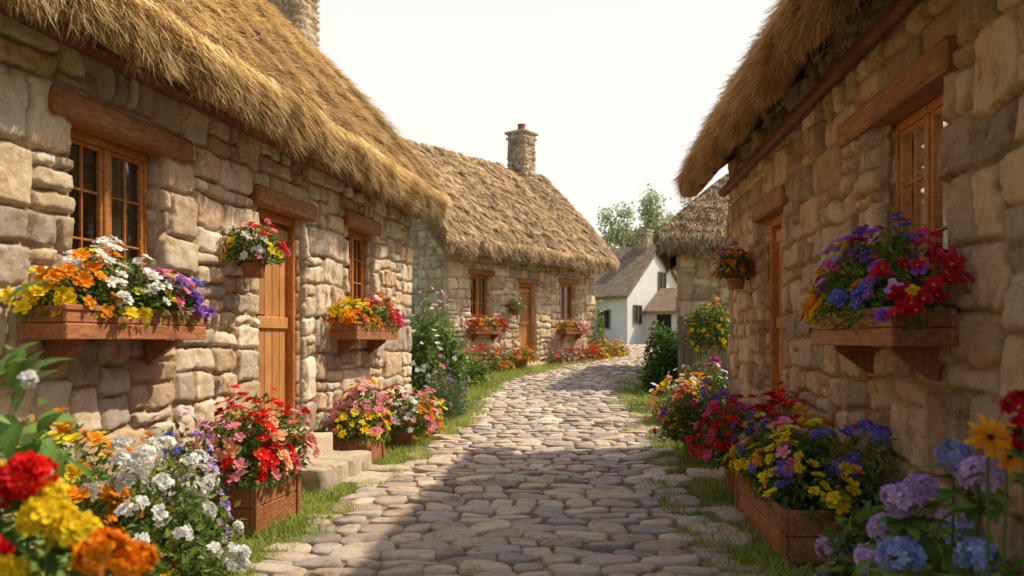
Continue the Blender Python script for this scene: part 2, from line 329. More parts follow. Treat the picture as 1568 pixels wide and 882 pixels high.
# ---------------------------------------------------------------- thatched roof
def roof(par,o,d,n,s0,s1,r,oh,ze,zr,th,seed,nb,bw=.009,pal=((.92,.64,.29),(.64,.42,.18),(.98,.76,.42),(.80,.55,.26)),hip=(0,0),moss=.1,sl=1.):
    R=np.random.default_rng(seed);zt=ze+th;nt_=22
    T=np.linspace(0,1,nt_)
    def prof(t): 
        w=oh-t*(oh+r);z=zt+(zr-zt)*(t+.06*np.sin(np.pi*t));return w,z
    def pt(s,w,z): return o+np.multiply.outer(s,d)+np.multiply.outer(w,n)+np.multiply.outer(z,ZV)
    def disp(s,w,z): return (fbm(s*1.8,w*2.+z,seed)-.5)*.16+(fbm(s*7,w*3+z,seed+1)-.5)*.09
    W,Zp=prof(T)
    tan=(zr-zt)/(oh+r)
    front=[(-r,zr-th*1.2,1.),(0,ze+oh*tan*.9,.15),(oh-.12,ze+.02,.0),(oh-.03,ze,0.),(oh+.03,ze+.06,0.),(oh+.05,ze+th*.6,0)]+[(a,b,t) for a,b,t in zip(W,Zp,T)]
    full=front+[(-2*r-w,z,t) for w,z,t in front[::-1][1:]]
    ns=int((s1-s0)/.10);ss=np.linspace(0,1,ns);P=[]
    def ends(t): return s0+hip[0]*t,s1-hip[1]*t
    for w,z,t in full:
        a,b=ends(t);s=a+(b-a)*ss
        q=pt(s,np.full(ns,w),np.full(ns,z));ds=disp(s,np.full(ns,w),np.full(ns,z))
        q=q+ds[:,None]*(n*.4*np.sign(w+r+1e-6)+ZV*.8)
        P.append(q)
    m=len(full);V=np.concatenate(P);I=np.arange(m*ns).reshape(m,ns)
    F=[np.stack([I[:-1,:-1],I[1:,:-1],I[1:,1:],I[:-1,1:]],-1).reshape(-1,4)]
    k=len(front)
    for e,hp in((0,hip[0]),(ns-1,hip[1])):
        cap=[]
        if hp>0:
            for i in range(3,k-1): cap.append([I[i,e],I[i+1,e],I[m-2-i,e],I[m-1-i,e]])
        else:
            inner=[0,1,2,3];outer=list(range(4,k))[::-1]
            for j in range(len(outer)-1):
                q=min(3,int(j/(len(outer)-1)*4)) ; q2=min(3,int((j+1)/(len(outer)-1)*4))
                for fl in(0,1):
                    ix=lambda v:I[v,e] if fl==0 else I[m-1-v,e]
                    if q==q2: cap.append([ix(inner[q]),ix(outer[j]),ix(outer[j+1]),ix(outer[j+1])])
                    else: cap.append([ix(inner[q]),ix(outer[j]),ix(outer[j+1]),ix(inner[q2])])
        for f in cap:
            f2=list(dict.fromkeys(f))
            if len(f2)>=3: F.append(np.array([f2]))
    a=Acc();a.add(V,F,A(1,1,1));a.obj('thatch_roof_body',M['thatch'],par,True)
    a=Acc();pal=np.array(pal)
    def colr(s,t,nn):
        c=pal[R.integers(len(pal),size=nn)]*R.uniform(.5,1.2,(nn,1))
        k=fbm(s*3,t*7,seed+3)[:,None];k2=fbm(s*.8,t*2,seed+13)[:,None];c=c*(.55+.5*k+.5*k2)
        mm=np.clip((fbm(s*1.1,t*3,seed+8)-.62)*12,0,1)[:,None]*moss;c=c*(1-mm)+A(.30,.29,.09)*mm;return c
    def slope(nn,tlo=0,thi=1.02,side=1):
        t=R.uniform(tlo,thi,nn);a0,b0=ends(t);s=a0+(b0-a0)*R.random(nn);w,z=prof(np.clip(t,0,1.01));ds=disp(s,w,z)
        if side<0: w=-2*r-w
        Q=pt(s*0,w,z)+np.multiply.outer(s,d)
        Q=Q+ds[:,None]*(n*.4*side+ZV*.8)
        tv=unit((oh+r)*n*side-(zr-zt)*ZV);N=unit(n*side*tan+ZV)
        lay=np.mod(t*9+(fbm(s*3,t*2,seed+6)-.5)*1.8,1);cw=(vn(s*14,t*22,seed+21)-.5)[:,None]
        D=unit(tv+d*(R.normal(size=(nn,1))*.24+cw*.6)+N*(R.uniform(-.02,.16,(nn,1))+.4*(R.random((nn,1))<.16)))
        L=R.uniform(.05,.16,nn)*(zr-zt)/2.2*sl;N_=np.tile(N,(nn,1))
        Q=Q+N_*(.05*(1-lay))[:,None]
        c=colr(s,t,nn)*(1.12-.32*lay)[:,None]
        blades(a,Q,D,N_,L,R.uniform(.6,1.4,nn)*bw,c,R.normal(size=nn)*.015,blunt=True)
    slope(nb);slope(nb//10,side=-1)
    nn=int(nb*.38);s=R.uniform(s0-.02,s1+.02,nn);f=R.random(nn)
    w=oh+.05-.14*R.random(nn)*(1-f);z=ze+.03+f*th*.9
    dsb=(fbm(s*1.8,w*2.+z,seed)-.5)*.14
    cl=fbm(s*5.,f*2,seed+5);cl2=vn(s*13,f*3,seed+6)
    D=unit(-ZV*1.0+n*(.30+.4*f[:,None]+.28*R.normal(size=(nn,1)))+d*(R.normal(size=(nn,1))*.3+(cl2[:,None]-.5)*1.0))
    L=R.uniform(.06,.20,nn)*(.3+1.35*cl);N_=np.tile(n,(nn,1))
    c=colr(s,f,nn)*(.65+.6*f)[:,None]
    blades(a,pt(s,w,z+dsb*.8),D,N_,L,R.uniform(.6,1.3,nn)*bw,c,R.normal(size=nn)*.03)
    for e,hp,sg in((s0,hip[0],-1),(s1,hip[1],1)):
        nn=int(nb*.14);t=R.random(nn);w,z=prof(t)
        if hp==0:
            dep=R.random(nn)**1.3*th;tv=unit((oh+r)*n-(zr-zt)*ZV);N=unit(n*tan+ZV)
            Q=pt(np.full(nn,e)-sg*.03,w,z)-N*dep[:,None]+N*disp(np.full(nn,e),w,z)[:,None]*.8
            D=unit(tv*.8+d*sg*R.uniform(.1,.9,(nn,1))-ZV*.15+N*R.normal(size=(nn,1))*.28+N*.2)
            blades(a,Q,D,np.tile(N,(nn,1)),R.uniform(.06,.2,nn),R.uniform(.6,1.3,nn)*bw,colr(np.full(nn,e),t,nn)*1.05,R.normal(size=nn)*.02)
        else:
            nn*=3;t=R.random(nn);w0,z=prof(t);wb=-2*r-w0;w=w0+(wb-w0)*R.random(nn);sE=e-sg*hp*t
            tv=unit(d*sg*hp-(zr-zt)*ZV);N=unit(d*sg*(zr-zt)+ZV*hp)
            Q=pt(sE,w,z)+N*.02
            D=unit(tv+n*R.normal(size=(nn,1))*.16+N*R.uniform(0,.1,(nn,1)))
            blades(a,Q,D,np.tile(N,(nn,1)),R.uniform(.12,.3,nn),R.uniform(.6,1.4,nn)*bw,colr(w,t,nn),R.normal(size=nn)*.02)
            nn=nn//3;w=R.uniform(-2*r-oh,oh,nn);Q=pt(np.full(nn,e+sg*.03),w,ze+R.random(nn)*th)
            blades(a,Q,unit(-ZV+d*sg*.3+n*R.normal(size=(nn,1))*.2),np.tile(d*sg,(nn,1)),R.uniform(.08,.22,nn),R.uniform(.6,1.3,nn)*bw,colr(w,t[:nn],nn)*.8,R.normal(size=nn)*.02)
    a.obj('thatch_straw',M['straw'],par)
# ---------------------------------------------------------------- windows, doors, boxes
def window(par,o,d,n,u0,u1,z0,z1,rows=3,w0=-.13,cur=True):
    ax=[d,n,ZV];a=Acc();P=lambda u,w,z:o+u*d+w*n+z*ZV
    def bar(ua,ub,za,zb,hw,w=w0,ch=.006): cbox(a,P((ua+ub)/2,w,(za+zb)/2),ax,((ub-ua)/2,hw,(zb-za)/2),ch,A(1,1,1)*rng.uniform(.85,1.12))
    f=.045;bar(u0+.001,u0+f,z0,z1,.04);bar(u1-f,u1-.001,z0,z1,.04);bar(u0+f,u1-f,z1-f,z1,.038);bar(u0+f,u1-f,z0,z0+f,.042)
    mu=(u0+u1)/2;bar(mu-.024,mu+.024,z0+f,z1-f,.037)
    for a0,b0 in((u0+f,mu-.024),(mu+.024,u1-f)):
        s=.028;za,zb=z0+f,z1-f
        bar(a0,a0+s,za,zb,.022,w0+.004);bar(b0-s,b0,za,zb,.022,w0+.004);bar(a0+s,b0-s,za,za+s*1.2,.02,w0+.004);bar(a0+s,b0-s,zb-s,zb,.02,w0+.004)
        mm=(a0+b0)/2;bar(mm-.007,mm+.007,za+s*1.2,zb-s,.011,w0+.004,.003)
        for k in range(1,rows):
            zz=za+(zb-za)*k/rows;bar(a0+s,mm-.007,zz-.007,zz+.007,.012,w0+.004,.003);bar(mm+.007,b0-s,zz-.007,zz+.007,.012,w0+.004,.003)
    a.obj('window_frame',M['frame'],par)
    a=Acc();a.add([P(u0+.03,w0,z0+.03),P(u1-.03,w0,z0+.03),P(u1-.03,w0,z1-.03),P(u0+.03,w0,z1-.03)],np.array([[0,1,2,3]]),A(1,1,1));a.obj('window_glass',M['glass'],par)
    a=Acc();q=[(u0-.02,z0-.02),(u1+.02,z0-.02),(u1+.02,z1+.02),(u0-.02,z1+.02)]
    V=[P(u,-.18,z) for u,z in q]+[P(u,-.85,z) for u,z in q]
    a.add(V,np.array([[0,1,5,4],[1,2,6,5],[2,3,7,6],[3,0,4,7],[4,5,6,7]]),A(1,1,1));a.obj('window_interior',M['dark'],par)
    if cur:
        a=Acc();W=u1-u0
        for c0,c1 in((u0,u0+W*.24),(u1-W*.34,u1)):
            us=np.linspace(c0,c1,24);V=[P(u,-.20+.014*math.sin(u*80),z) for u in us for z in(z0,z1)]
            a.add(V,np.array([[i*2,i*2+2,i*2+3,i*2+1] for i in range(23)]),A(1,1,1))
        a.obj('window_curtain',M['curtain'],par,True)
def door(par,o,d,n,u0,u1,z0,z1,w0=-.16):
    ax=[d,n,ZV];a=Acc();b=Acc();P=lambda u,w,z:o+u*d+w*n+z*ZV
    f=.07
    for ua,ub,za,zb in((u0+.001,u0+f,z0,z1),(u1-f,u1-.001,z0,z1),(u0+f,u1-f,z1-f,z1)): cbox(b,P((ua+ub)/2,w0+.02,(za+zb)/2),ax,((ub-ua)/2,.07,(zb-za)/2),.008,A(1,1,1))
    a0,b0=u0+f,u1-f;N=5
    for i in range(N):
        ua=a0+(b0-a0)*i/N;ub=a0+(b0-a0)*(i+1)/N;cbox(a,P((ua+ub)/2,w0,(z0+z1-f)/2),ax,((ub-ua)/2-.0025,.025,(z1-f-z0)/2-.004),.007,A(1,1,1)*rng.uniform(.72,1.1))
    for zz,hh in((z0+.08,.06),(z0+(z1-z0)*.5,.05),(z1-f-.09,.05)): cbox(a,P((a0+b0)/2,w0+.036,zz),ax,((b0-a0)/2-.01,.012,hh),.005,A(1,1,1)*rng.uniform(.9,1.1))
    a.obj('door_leaf',M['door'],par);b.obj('door_frame',M['frame'],par)
    a=Acc();cbox(a,P(a0+.06,w0+.055,z0+(z1-z0)*.5),ax,(.018,.008,.07),.004);tube(a,[P(a0+.06,w0+.06,z0+(z1-z0)*.53),P(a0+.06,w0+.10,z0+(z1-z0)*.53),P(a0+.12,w0+.10,z0+(z1-z0)*.53)],[.008]*3,6)
    a.obj('door_handle',M['metal'],par)
def cottage(name,o,d,n,L,base,ze,zr,r,oh,ops,res,seed,nb,bw=.009,lint=.15,hip=(0,0),tint=(1,1,1),th=.34,roofk={},ext=(.25,.3)):
    par=empty(name,tuple(o+d*L/2+A(0,0,base)))
    zt=ze+th;tan=(zr-zt)/(oh+r);wt=ze+oh*tan*.9+.03
    O=[(p[1],p[2],p[3],p[4]) for p in ops];a=Acc()
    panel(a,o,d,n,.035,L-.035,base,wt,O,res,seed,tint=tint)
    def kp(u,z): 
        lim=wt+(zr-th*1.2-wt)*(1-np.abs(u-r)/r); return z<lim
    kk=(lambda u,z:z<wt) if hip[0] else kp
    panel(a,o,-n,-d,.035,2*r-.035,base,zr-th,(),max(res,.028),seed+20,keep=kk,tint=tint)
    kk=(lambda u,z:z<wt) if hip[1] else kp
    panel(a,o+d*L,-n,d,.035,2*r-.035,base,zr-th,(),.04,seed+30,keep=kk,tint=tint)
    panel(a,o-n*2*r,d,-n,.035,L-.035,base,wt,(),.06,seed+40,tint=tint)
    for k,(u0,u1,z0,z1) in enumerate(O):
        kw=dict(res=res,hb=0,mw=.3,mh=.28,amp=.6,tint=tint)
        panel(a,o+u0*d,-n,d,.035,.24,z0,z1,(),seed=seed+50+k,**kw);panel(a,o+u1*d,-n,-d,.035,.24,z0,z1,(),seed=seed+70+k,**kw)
    a.obj('stone_walls',M['stone'],par,True)
    b=Acc();s=Acc();ax=[d,n,ZV];P=lambda u,w,z:o+u*d+w*n+z*ZV
    for p in ops:
        kind,u0,u1,z0,z1=p[:5];e0,e1=(p[5] if len(p)>5 else (.14,.14))
        cbox(b,P((u0-e0+u1+e1)/2,-.09,z1+lint/2),ax,((u1-u0+e0+e1)/2,.15,lint/2),.018,A(1,1,1)*(1.25 if kind=='d' else .95))
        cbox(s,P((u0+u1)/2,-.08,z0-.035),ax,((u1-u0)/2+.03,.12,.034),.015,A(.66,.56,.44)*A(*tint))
        if kind=='w': window(par,o,d,n,u0,u1,z0,z1,rows=3)
        else: door(par,o,d,n,u0,u1,z0,z1)
    s.obj('window_sills',M['stone'],par)
    tube(b,[P(-.05,.05,ze+.04),P(L/2,.055,ze+.05),P(L+.05,.05,ze+.04)],[.05,.055,.05],8,A(.55,.5,.45))
    for u in np.arange(.3,L,.62):
        uu=u+rng.normal()*.04;tube(b,[P(uu,-.1,ze+oh*tan*.8),P(uu,oh*.45,ze+oh*.5*tan*.8),P(uu+.01,oh-.08,ze+.02)],[.045,.042,.036],8,A(.5,.45,.4)*rng.uniform(.8,1.1))
    b.obj('timber_beams',M['lintel'],par)
    roof(par,o,d,n,-ext[0],L+ext[1],r,oh,ze,zr,th,seed+100,nb,bw,hip=hip,**roofk)
    return par
def chimney(par,c,d,n,hw,z0,z1,seed,pot=False):
    a=Acc()
    for oo,dd,nn in((c-d*hw+n*hw,d,n),(c-d*hw-n*hw,d,-n),(c-d*hw+n*hw,-n,-d),(c+d*hw+n*hw,-n,d)):
        panel(a,oo,dd,nn,.035,2*hw-.035,z0,z1,(),.03,seed,mw=.3,mh=.16,tint=(.8,.79,.77))
    cbox(a,A(c[0],c[1],z1+.03),[d,n,ZV],(hw+.04,hw+.04,.035),.012,A(.5,.45,.37));cbox(a,A(c[0],c[1],z1-.12),[d,n,ZV],(hw+.015,hw+.015,.03),.012,A(.5,.45,.37))
    a.obj('chimney_stack',M['stone'],par,True)
    if pot:
        a=Acc();lathe(a,(c[0],c[1],z1+.06),[(0,0),(.12,0),(.10,.18),(.115,.2),(.115,.23),(.08,.23),(.07,0)],12,A(.8,.75,.7));a.obj('chimney_pot',M['pot'],par)
d1=unit(A(.188,1,0));n1=A(d1[1],-d1[0],0);o1=A(-3.086,.5,0)
c1=cottage('thatched_stone_cottage',o1,d1,n1,9.75,-.1,2.76,5.15,1.5,.32,[('w',3.82,4.6,1.45,2.38,(.2,.26)),('d',5.83,6.63,.42,2.27,(.12,.16)),('w',7.63,8.36,1.52,2.36,(.12,.12))],.0135,1,105000,bw=.0075,roofk=dict(moss=.3))
chimney(c1,o1+d1*9.45-n1*1.55,d1,n1,.3,4.6,6.3,5)
d2=unit(A(.088,1,0));n2=A(-d2[1],d2[0],0);o2=A(1.684,.5,0)
c2=cottage('thatched_stone_cottage',o2,d2,n2,8.25,-.1,2.80,5.15,1.2,.45,[('w',3.06,3.86,1.40,2.38,(.14,.5)),('d',5.85,6.65,.42,2.28,(.12,.14))],.0135,2,65000,bw=.0075,tint=(.86,.75,.62),th=.30,roofk=dict(moss=.1,pal=((.92,.57,.24),(.60,.37,.15),(.98,.68,.33))))  # stone tint darkened to deepen the shade on this cottage's walls
d3=A(.6247,.7809,0);n3=A(.7809,-.6247,0);o3=A(-1.36,16.42,0)
c3=cottage('thatched_stone_cottage',o3,d3,n3,5.75,.2,3.02,5.85,2.0,.4,[('w',.76,1.42,1.68,2.62,(.1,.1)),('d',2.46,3.08,.69,2.52,(.1,.1)),('w',4.08,4.8,1.68,2.62,(.1,.1))],.026,3,52000,bw=.014,lint=.12,roofk=dict(moss=.2,pal=((.74,.54,.33),(.54,.38,.23),(.84,.64,.40))),tint=(.94,.92,.9),ext=(.5,.3))
chimney(c3,o3+d3*5.1-n3*2.0,d3,n3,.3,5.3,6.85,6,True)
d4=unit(A(1,-.25,0));n4=A(d4[1],-d4[0],0);o4=A(3.15,14.9,0)
c4=cottage('thatched_stone_cottage',o4,d4,n4,6,.2,2.86,5.05,1.9,.35,[('w',2.2,2.9,1.5,2.3)],.03,4,20000,bw=.018,hip=(1.9,1.9),roofk=dict(moss=.2,pal=((.56,.42,.28),(.40,.29,.19),(.66,.51,.34))),tint=(.84,.78,.7),ext=(.32,.32))
# ---------------------------------------------------------------- distant white house
def white_house():
    par=empty('whitewashed_cottage',(6,36,1));C=A(5.0,34,0);u=unit(A(-.75,.66,0));w=unit(A(.66,.75,0));L=7;W=5;zb,ze,za=.8,3.2,5.4
    a=Acc();p=lambda i,j,z:C+u*i+w*j+ZV*z
    V=[p(0,0,zb),p(0,W,zb),p(0,W,ze),p(0,W/2,za),p(0,0,ze),p(L,0,zb),p(L,W,zb),p(L,W,ze),p(L,W/2,za),p(L,0,ze)]
    a.add(V,[np.array([[0,1,2,3,4],[5,9,8,7,6]]),np.array([[0,4,9,5],[1,6,7,2]])],A(1,1,1))
    C2=p(0,1.4,0)-u*1.9
    q=lambda i,j,z:C2+u*i+w*j+ZV*z
    V=[q(0,0,zb),q(0,2.6,zb),q(0,2.6,2.5),q(0,1.3,3.4),q(0,0,2.5),q(1.89,0,zb),q(1.89,2.6,zb),q(1.89,2.6,2.5),q(1.89,1.3,3.4),q(1.89,0,2.5)]
    a.add(V,[np.array([[0,1,2,3,4]]),np.array([[0,4,9,5],[1,6,7,2]])],A(1,1,1));a.obj('plaster_walls',M['plaster'],par)
    a=Acc()
    def gab(f,l0,l1,W,ze,za,t=.14):
        for j0,j1 in((-.3,W/2),(W+.3,W/2)):
            z0=ze-.3*(za-ze)/(W/2);V=[f(l0,j0,z0),f(l1,j0,z0),f(l1,j1,za),f(l0,j1,za)];V+= [v+ZV*t for v in V]
            a.add(V,np.array([[0,1,2,3],[4,5,6,7],[0,1,5,4],[1,2,6,5],[2,3,7,6],[3,0,4,7]]),A(1,1,1))
    gab(p,-.2,L+.2,W,ze+.02,za+.02);gab(q,-.15,1.85,2.6,2.52,3.42);a.obj('tiled_roof',M['slate'],par)
    a=Acc();cbox(a,p(3.2,-.01,1.6),[u,w,ZV],(.45,.03,.85),.01);a.obj('blue_door',M['blue'],par)
    a=Acc();b=Acc()
    for f,i,j,z,ax in((p,1.2,-.01,2.1,0),(p,5.4,-.01,2.1,0),(p,-.01,.8,2.3,1),(q,-.01,1.3,2.0,1),(p,-.01,2.9,3.9,1)):
        A_=[u,w,ZV] if ax==0 else [w,u,ZV];cbox(a,f(i,j,z),A_,(.3,.03,.38),.004)
        for du in(-.31,0,.31): cbox(b,f(i,j,z)+A_[0]*du,A_,(.025,.05,.4),.004)
        for dz in(-.4,.4): cbox(b,f(i,j,z+dz),A_,(.34,.05,.03),.004)
    cbox(a,q(.9,-.01,1.55),[u,w,ZV],(.35,.03,.75),.004)
    a.obj('window_panes',M['dark'],par);b.obj('window_frames',M['grey'],par)
    chimney(par,p(.7,W/2,0),u,w,.3,5.2,6.2,9)
white_house()
# ---------------------------------------------------------------- plants
RED=(.85,.012,.012);CRIM=(.60,.008,.03);PINK=(.95,.30,.38);MAG=(.85,.08,.30);YEL=(1.,.70,.02);ORA=(1.,.32,.01);WHI=(.92,.92,.87);PUR=(.31,.12,.66);BLU=(.18,.18,.76);LIL=(.68,.46,.80);PEA=(.95,.45,.24);SKY=(.36,.46,.84)
GR=[(.13,.22,.04),(.09,.16,.03),(.19,.28,.05),(.26,.33,.07)]
def plant(c,d,a,b,h,pal,nc,R,nl,seed,k=1,cr=0,ll=.05,par=None,green=GR,trail=0.,fine=False,lw=.55,layers=2,cc=(.75,.45,.03),tall=.12,dim=1.,order=False,pts=()):
    r=np.random.default_rng(seed);c=np.asarray(c,float);d=unit(d);e=np.cross(ZV,d);lf=Acc();fl=Acc()
    def dirs(n,lo):
        z=r.uniform(lo,1,n);p=r.uniform(0,2*np.pi,n);q=np.sqrt(np.maximum(0,1-z*z));return np.stack([q*np.cos(p),q*np.sin(p),z],1)
    def place(v,s):
        bump_=1+.35*(fbm(v[:,0]*2.2+seed,v[:,1]*2.2+v[:,2]*2,seed)-.5)*2
        w=np.sign(v[:,:2])*np.abs(v[:,:2])**.8
        return c+np.outer(w[:,0]*a*s*bump_,d)+np.outer(w[:,1]*b*s*bump_,e)+np.outer(v[:,2]*h*s*bump_,ZV)
    lo=-.25-trail
    v=dirs(nl,lo);s=r.uniform(.2,1,nl)**.45;P=place(v,s)
    out=unit(np.outer(v[:,0],d)+np.outer(v[:,1],e)+np.outer(v[:,2],ZV))
    D=unit(out*.7+r.normal(size=(nl,3))*.55);N=unit(out*.6+ZV*.7+r.normal(size=(nl,3))*.35)
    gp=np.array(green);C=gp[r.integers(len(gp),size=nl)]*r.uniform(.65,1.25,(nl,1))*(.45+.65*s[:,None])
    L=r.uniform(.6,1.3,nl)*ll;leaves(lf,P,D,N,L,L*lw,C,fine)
    ns=max(10,nl//40);v=dirs(ns,.0);T=place(v,np.full(ns,.9));B=c+(T-c)*A(.35,.35,0);dd=T-B;l=np.linalg.norm(dd,axis=1)
    blades(lf,B,unit(dd),unit(r.normal(size=(ns,3))),l,np.full(ns,.006),np.tile(A(.12,.19,.05),(ns,1)),np.zeros(ns))
    if nc:
        v=dirs(nc,lo+.15);P=place(v,r.uniform(1.0,1.12+tall,nc));out=unit(np.outer(v[:,0],d)+np.outer(v[:,1],e)+np.outer(v[:,2],ZV))
        ms=max(4,nc//7);sv=dirs(ms,lo);pal_=np.array(pal)
        sc=np.clip(((sv[:,0]+1)/2*len(pal)+r.normal(size=ms)*.45).astype(int),0,len(pal)-1) if order else r.integers(len(pal),size=ms)
        near=np.argmin(((v[:,None]*A(1.6,.6,.6)-sv[None]*A(1.6,.6,.6))**2).sum(-1),1);ci=np.where(r.random(nc)<.84,sc[near],r.integers(len(pal),size=nc))
        if k>1:
            n=nc*k;vv=unit(r.normal(size=(n,3))+np.repeat(out,k,0)*1.1);rad=cr*r.uniform(.75,1.15,nc);P=np.repeat(P,k,0)+vv*np.repeat(rad,k)[:,None]*A(1,1,.85);N=unit(vv+r.normal(size=(n,3))*.15);ci=np.repeat(ci,k);cs=np.repeat(r.uniform(.8,1.15,nc),k)[:,None]
        else: n=nc;N=unit(out*.8+ZV*.3+r.normal(size=(n,3))*.3);cs=r.uniform(.8,1.15,(n,1))
        blooms(fl,P,N,r.uniform(.75,1.2,n)*R,pal_[ci]*cs*dim,cc,layers=layers,k=5,r=r)
    for x,y,z,rad,col,pr in pts:   # individual flower heads on stems
        p=A(x,y,z);n=int(46*(rad/.06)**1.2);v=unit(r.normal(size=(n,3))+A(0,-.25,.45))
        blooms(fl,p+v*rad*A(1,1,.8)*r.uniform(.7,1,(n,1)),unit(v+r.normal(size=(n,3))*.25),np.full(n,pr)*r.uniform(.85,1.2,n),np.tile(A(*col),(n,1))*r.uniform(.7,1.12,(n,1)),cc,layers=layers,r=r)
        tube(lf,[c+(p-c)*A(.4,.4,0),c+(p-c)*A(.8,.8,.6),p-ZV*rad*.5],[.006,.005,.004],5,A(.14,.22,.06))
        m=9;an=r.uniform(0,6.28,m);Dl=unit(np.stack([np.cos(an),np.sin(an),r.uniform(-.1,.5,m)],1));leaves(lf,np.tile(p-ZV*(rad*.8),(m,1))-ZV*r.uniform(0,.08,(m,1)),Dl,np.tile(ZV,(m,1)),r.uniform(.8,1.3,m)*ll*1.1,r.uniform(.8,1.2,m)*ll*.75,np.array(green)[r.integers(len(green),size=m)],fine)
    if nc or len(pts): fl.obj('blossoms',M['petal'],par)
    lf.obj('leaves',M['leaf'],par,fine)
    return par
def winbox(house_o,d,n,u0,u1,z0,z1,dep,pal,seed,nc=90,nl=1600,R=.026,hh=.22,ll=.05,k=1,cr=0,off=.03,order=True):
    P=lambda u,w,z:house_o+u*d+w*n+z*ZV;um=(u0+u1)/2;par=empty('flower_window_box',tuple(P(um,dep/2+off,z0)));a=Acc();ax=[d,n,ZV];t=.014
    for s in range(2):
        za=z0+(z1-z0)*s/2;zb=z0+(z1-z0)*(s+1)/2-.003
        cbox(a,P(um,off+dep,(za+zb)/2),ax,((u1-u0)/2,t,(zb-za)/2),.005,A(1,1,1)*rng.uniform(.85,1.15));cbox(a,P(um,off+.002,(za+zb)/2),ax,((u1-u0)/2,t,(zb-za)/2),.005)
        for u in(u0+t,u1-t): cbox(a,P(u,off+dep/2,(za+zb)/2),ax,(t*.9,dep/2-t,(zb-za)/2),.004,A(1,1,1)*rng.uniform(.7,1))
    cbox(a,P(um,off+dep/2,z0+.012),ax,((u1-u0)/2-.02,dep/2-.01,.012),.003)
    cbox(a,P(um,off+dep+.008,z1-.01),ax,((u1-u0)/2+.015,.016,.014),.004,A(1.1,1.05,1))
    for u in(u0+(u1-u0)*.17,u1-(u1-u0)*.17):
        q=[(0,0),(dep*.85,0),(dep*.8,-.03),(.035,-.15),(0,-.16)];V=[P(u+s*.02,w+off-.02,z0+z-.002) for s in(-1,1) for w,z in q];m=5
        a.add(V,[np.array([[0,1,2,3,4],[9,8,7,6,5]]),np.array([[i,(i+1)%m,(i+1)%m+m,i+m] for i in range(m)])],A(.75,.7,.7))
    a.obj('box_boards',M['boxwood'],par)
    a=Acc();cbox(a,P(um,off+dep/2,z1-.04),ax,((u1-u0)/2-.03,dep/2-.016,.02),.01);a.obj('box_soil',M['soil'],par)
    plant(P(um,off+dep*.55,z1-.02),d,(u1-u0)/2+.03,dep*.62,hh,pal,nc,R,nl,seed,k=k,cr=cr,ll=ll,par=par,trail=-.06,order=order)
def pot(par,c,r0,h):
    a=Acc();lathe(a,c,[(0,0),(r0*.68,0),(r0*.95,h*.8),(r0*1.04,h*.8),(r0*1.06,h),(r0*.92,h),(r0*.9,h*.85),(0,h*.85)],20,A(1,1,1)*rng.uniform(.75,1.05));a.obj('terracotta_pot',M['pot'],par,False)
def potted(c,pal,seed,r0=.15,h=.24,a=.28,b=.24,hh=.3,nc=60,R=.028,nl=1200,d=A(1,0,0),name='potted_flowers',**kw):
    c=A(c[0],c[1],float(g(c[1])));par=empty(name,tuple(c));pot(par,c,r0,h);plant(c+ZV*(h-.01),d,a,b,hh,pal,nc,R,nl,seed,par=par,trail=-.12,**kw);return par
def boxed(c,d,L,dep,h,pal,seed,a=None,b=None,hh=.32,nc=90,R=.028,nl=1800,mat='boxwood',name='flower_planter_box',sh=(0,0),**kw):
    c=A(c[0],c[1],float(g(c[1])));d=unit(d);e=np.cross(ZV,d);par=empty(name,tuple(c));q=Acc();ax=[d,e,ZV]
    for s in(-1,1):
        for k in range(2):
            cbox(q,c+e*s*dep/2+ZV*(h*(k+.5)/2+.02),ax,(L/2,.013,h/4-.002),.005,A(1,1,1)*rng.uniform(.85,1.15));cbox(q,c+d*s*(L/2-.012)+ZV*(h*(k+.5)/2+.02),ax,(.012,dep/2-.014,h/4-.002),.004,A(1,1,1)*rng.uniform(.85,1.1))
        for s2 in(-1,1): cbox(q,c+e*s*(dep/2+.016)+d*s2*(L/2-.03)+ZV*(h/2+.01),ax,(.022,.012,h/2+.015),.004,A(.9,.9,.9))
    q.obj('planter_boards',M[mat],par);q=Acc();cbox(q,c+ZV*(h-.03),ax,(L/2-.02,dep/2-.015,.03),.01);q.obj('planter_soil',M['soil'],par)
    plant(c+A(sh[0],sh[1],h+.01),d,a or L/2+.08,b or dep/2+.06,hh,pal,nc,R,nl,seed,par=par,trail=-.17,**kw);return par
def bed(c,d,a,b,h,pal,seed,nc=80,R=.028,nl=1600,z=0,name='flower_bed',**kw):
    c=A(c[0],c[1],float(g(c[1]))+z);par=empty(name,tuple(c));plant(c,d,a,b,h,pal,nc,R,nl,seed,par=par,**kw);return par
winbox(o1,d1,n1,3.42,4.62,1.20,1.37,.25,[YEL,ORA,YEL,WHI,YEL,PINK,BLU,PUR],101,nc=250,nl=2000,R=.042,hh=.27)
winbox(o1,d1,n1,7.15,8.35,1.20,1.37,.25,[YEL,ORA,YEL,RED,PINK,YEL,MAG],102,nc=190,nl=1400,R=.04,hh=.25)
winbox(o2,d2,n2,2.88,4.08,1.17,1.34,.25,[CRIM,MAG,PUR,BLU,PUR,LIL,ORA,YEL,YEL,ORA],1103,nc=250,nl=2000,R=.042,hh=.33)
winbox(o3,d3,n3,.6,1.6,1.32,1.46,.24,[RED,ORA,RED],104,nc=90,nl=800,R=.042,hh=.24)
winbox(o3,d3,n3,3.95,4.95,1.34,1.48,.24,[ORA,PINK,PEA],105,nc=70,nl=800,R=.042,hh=.2)
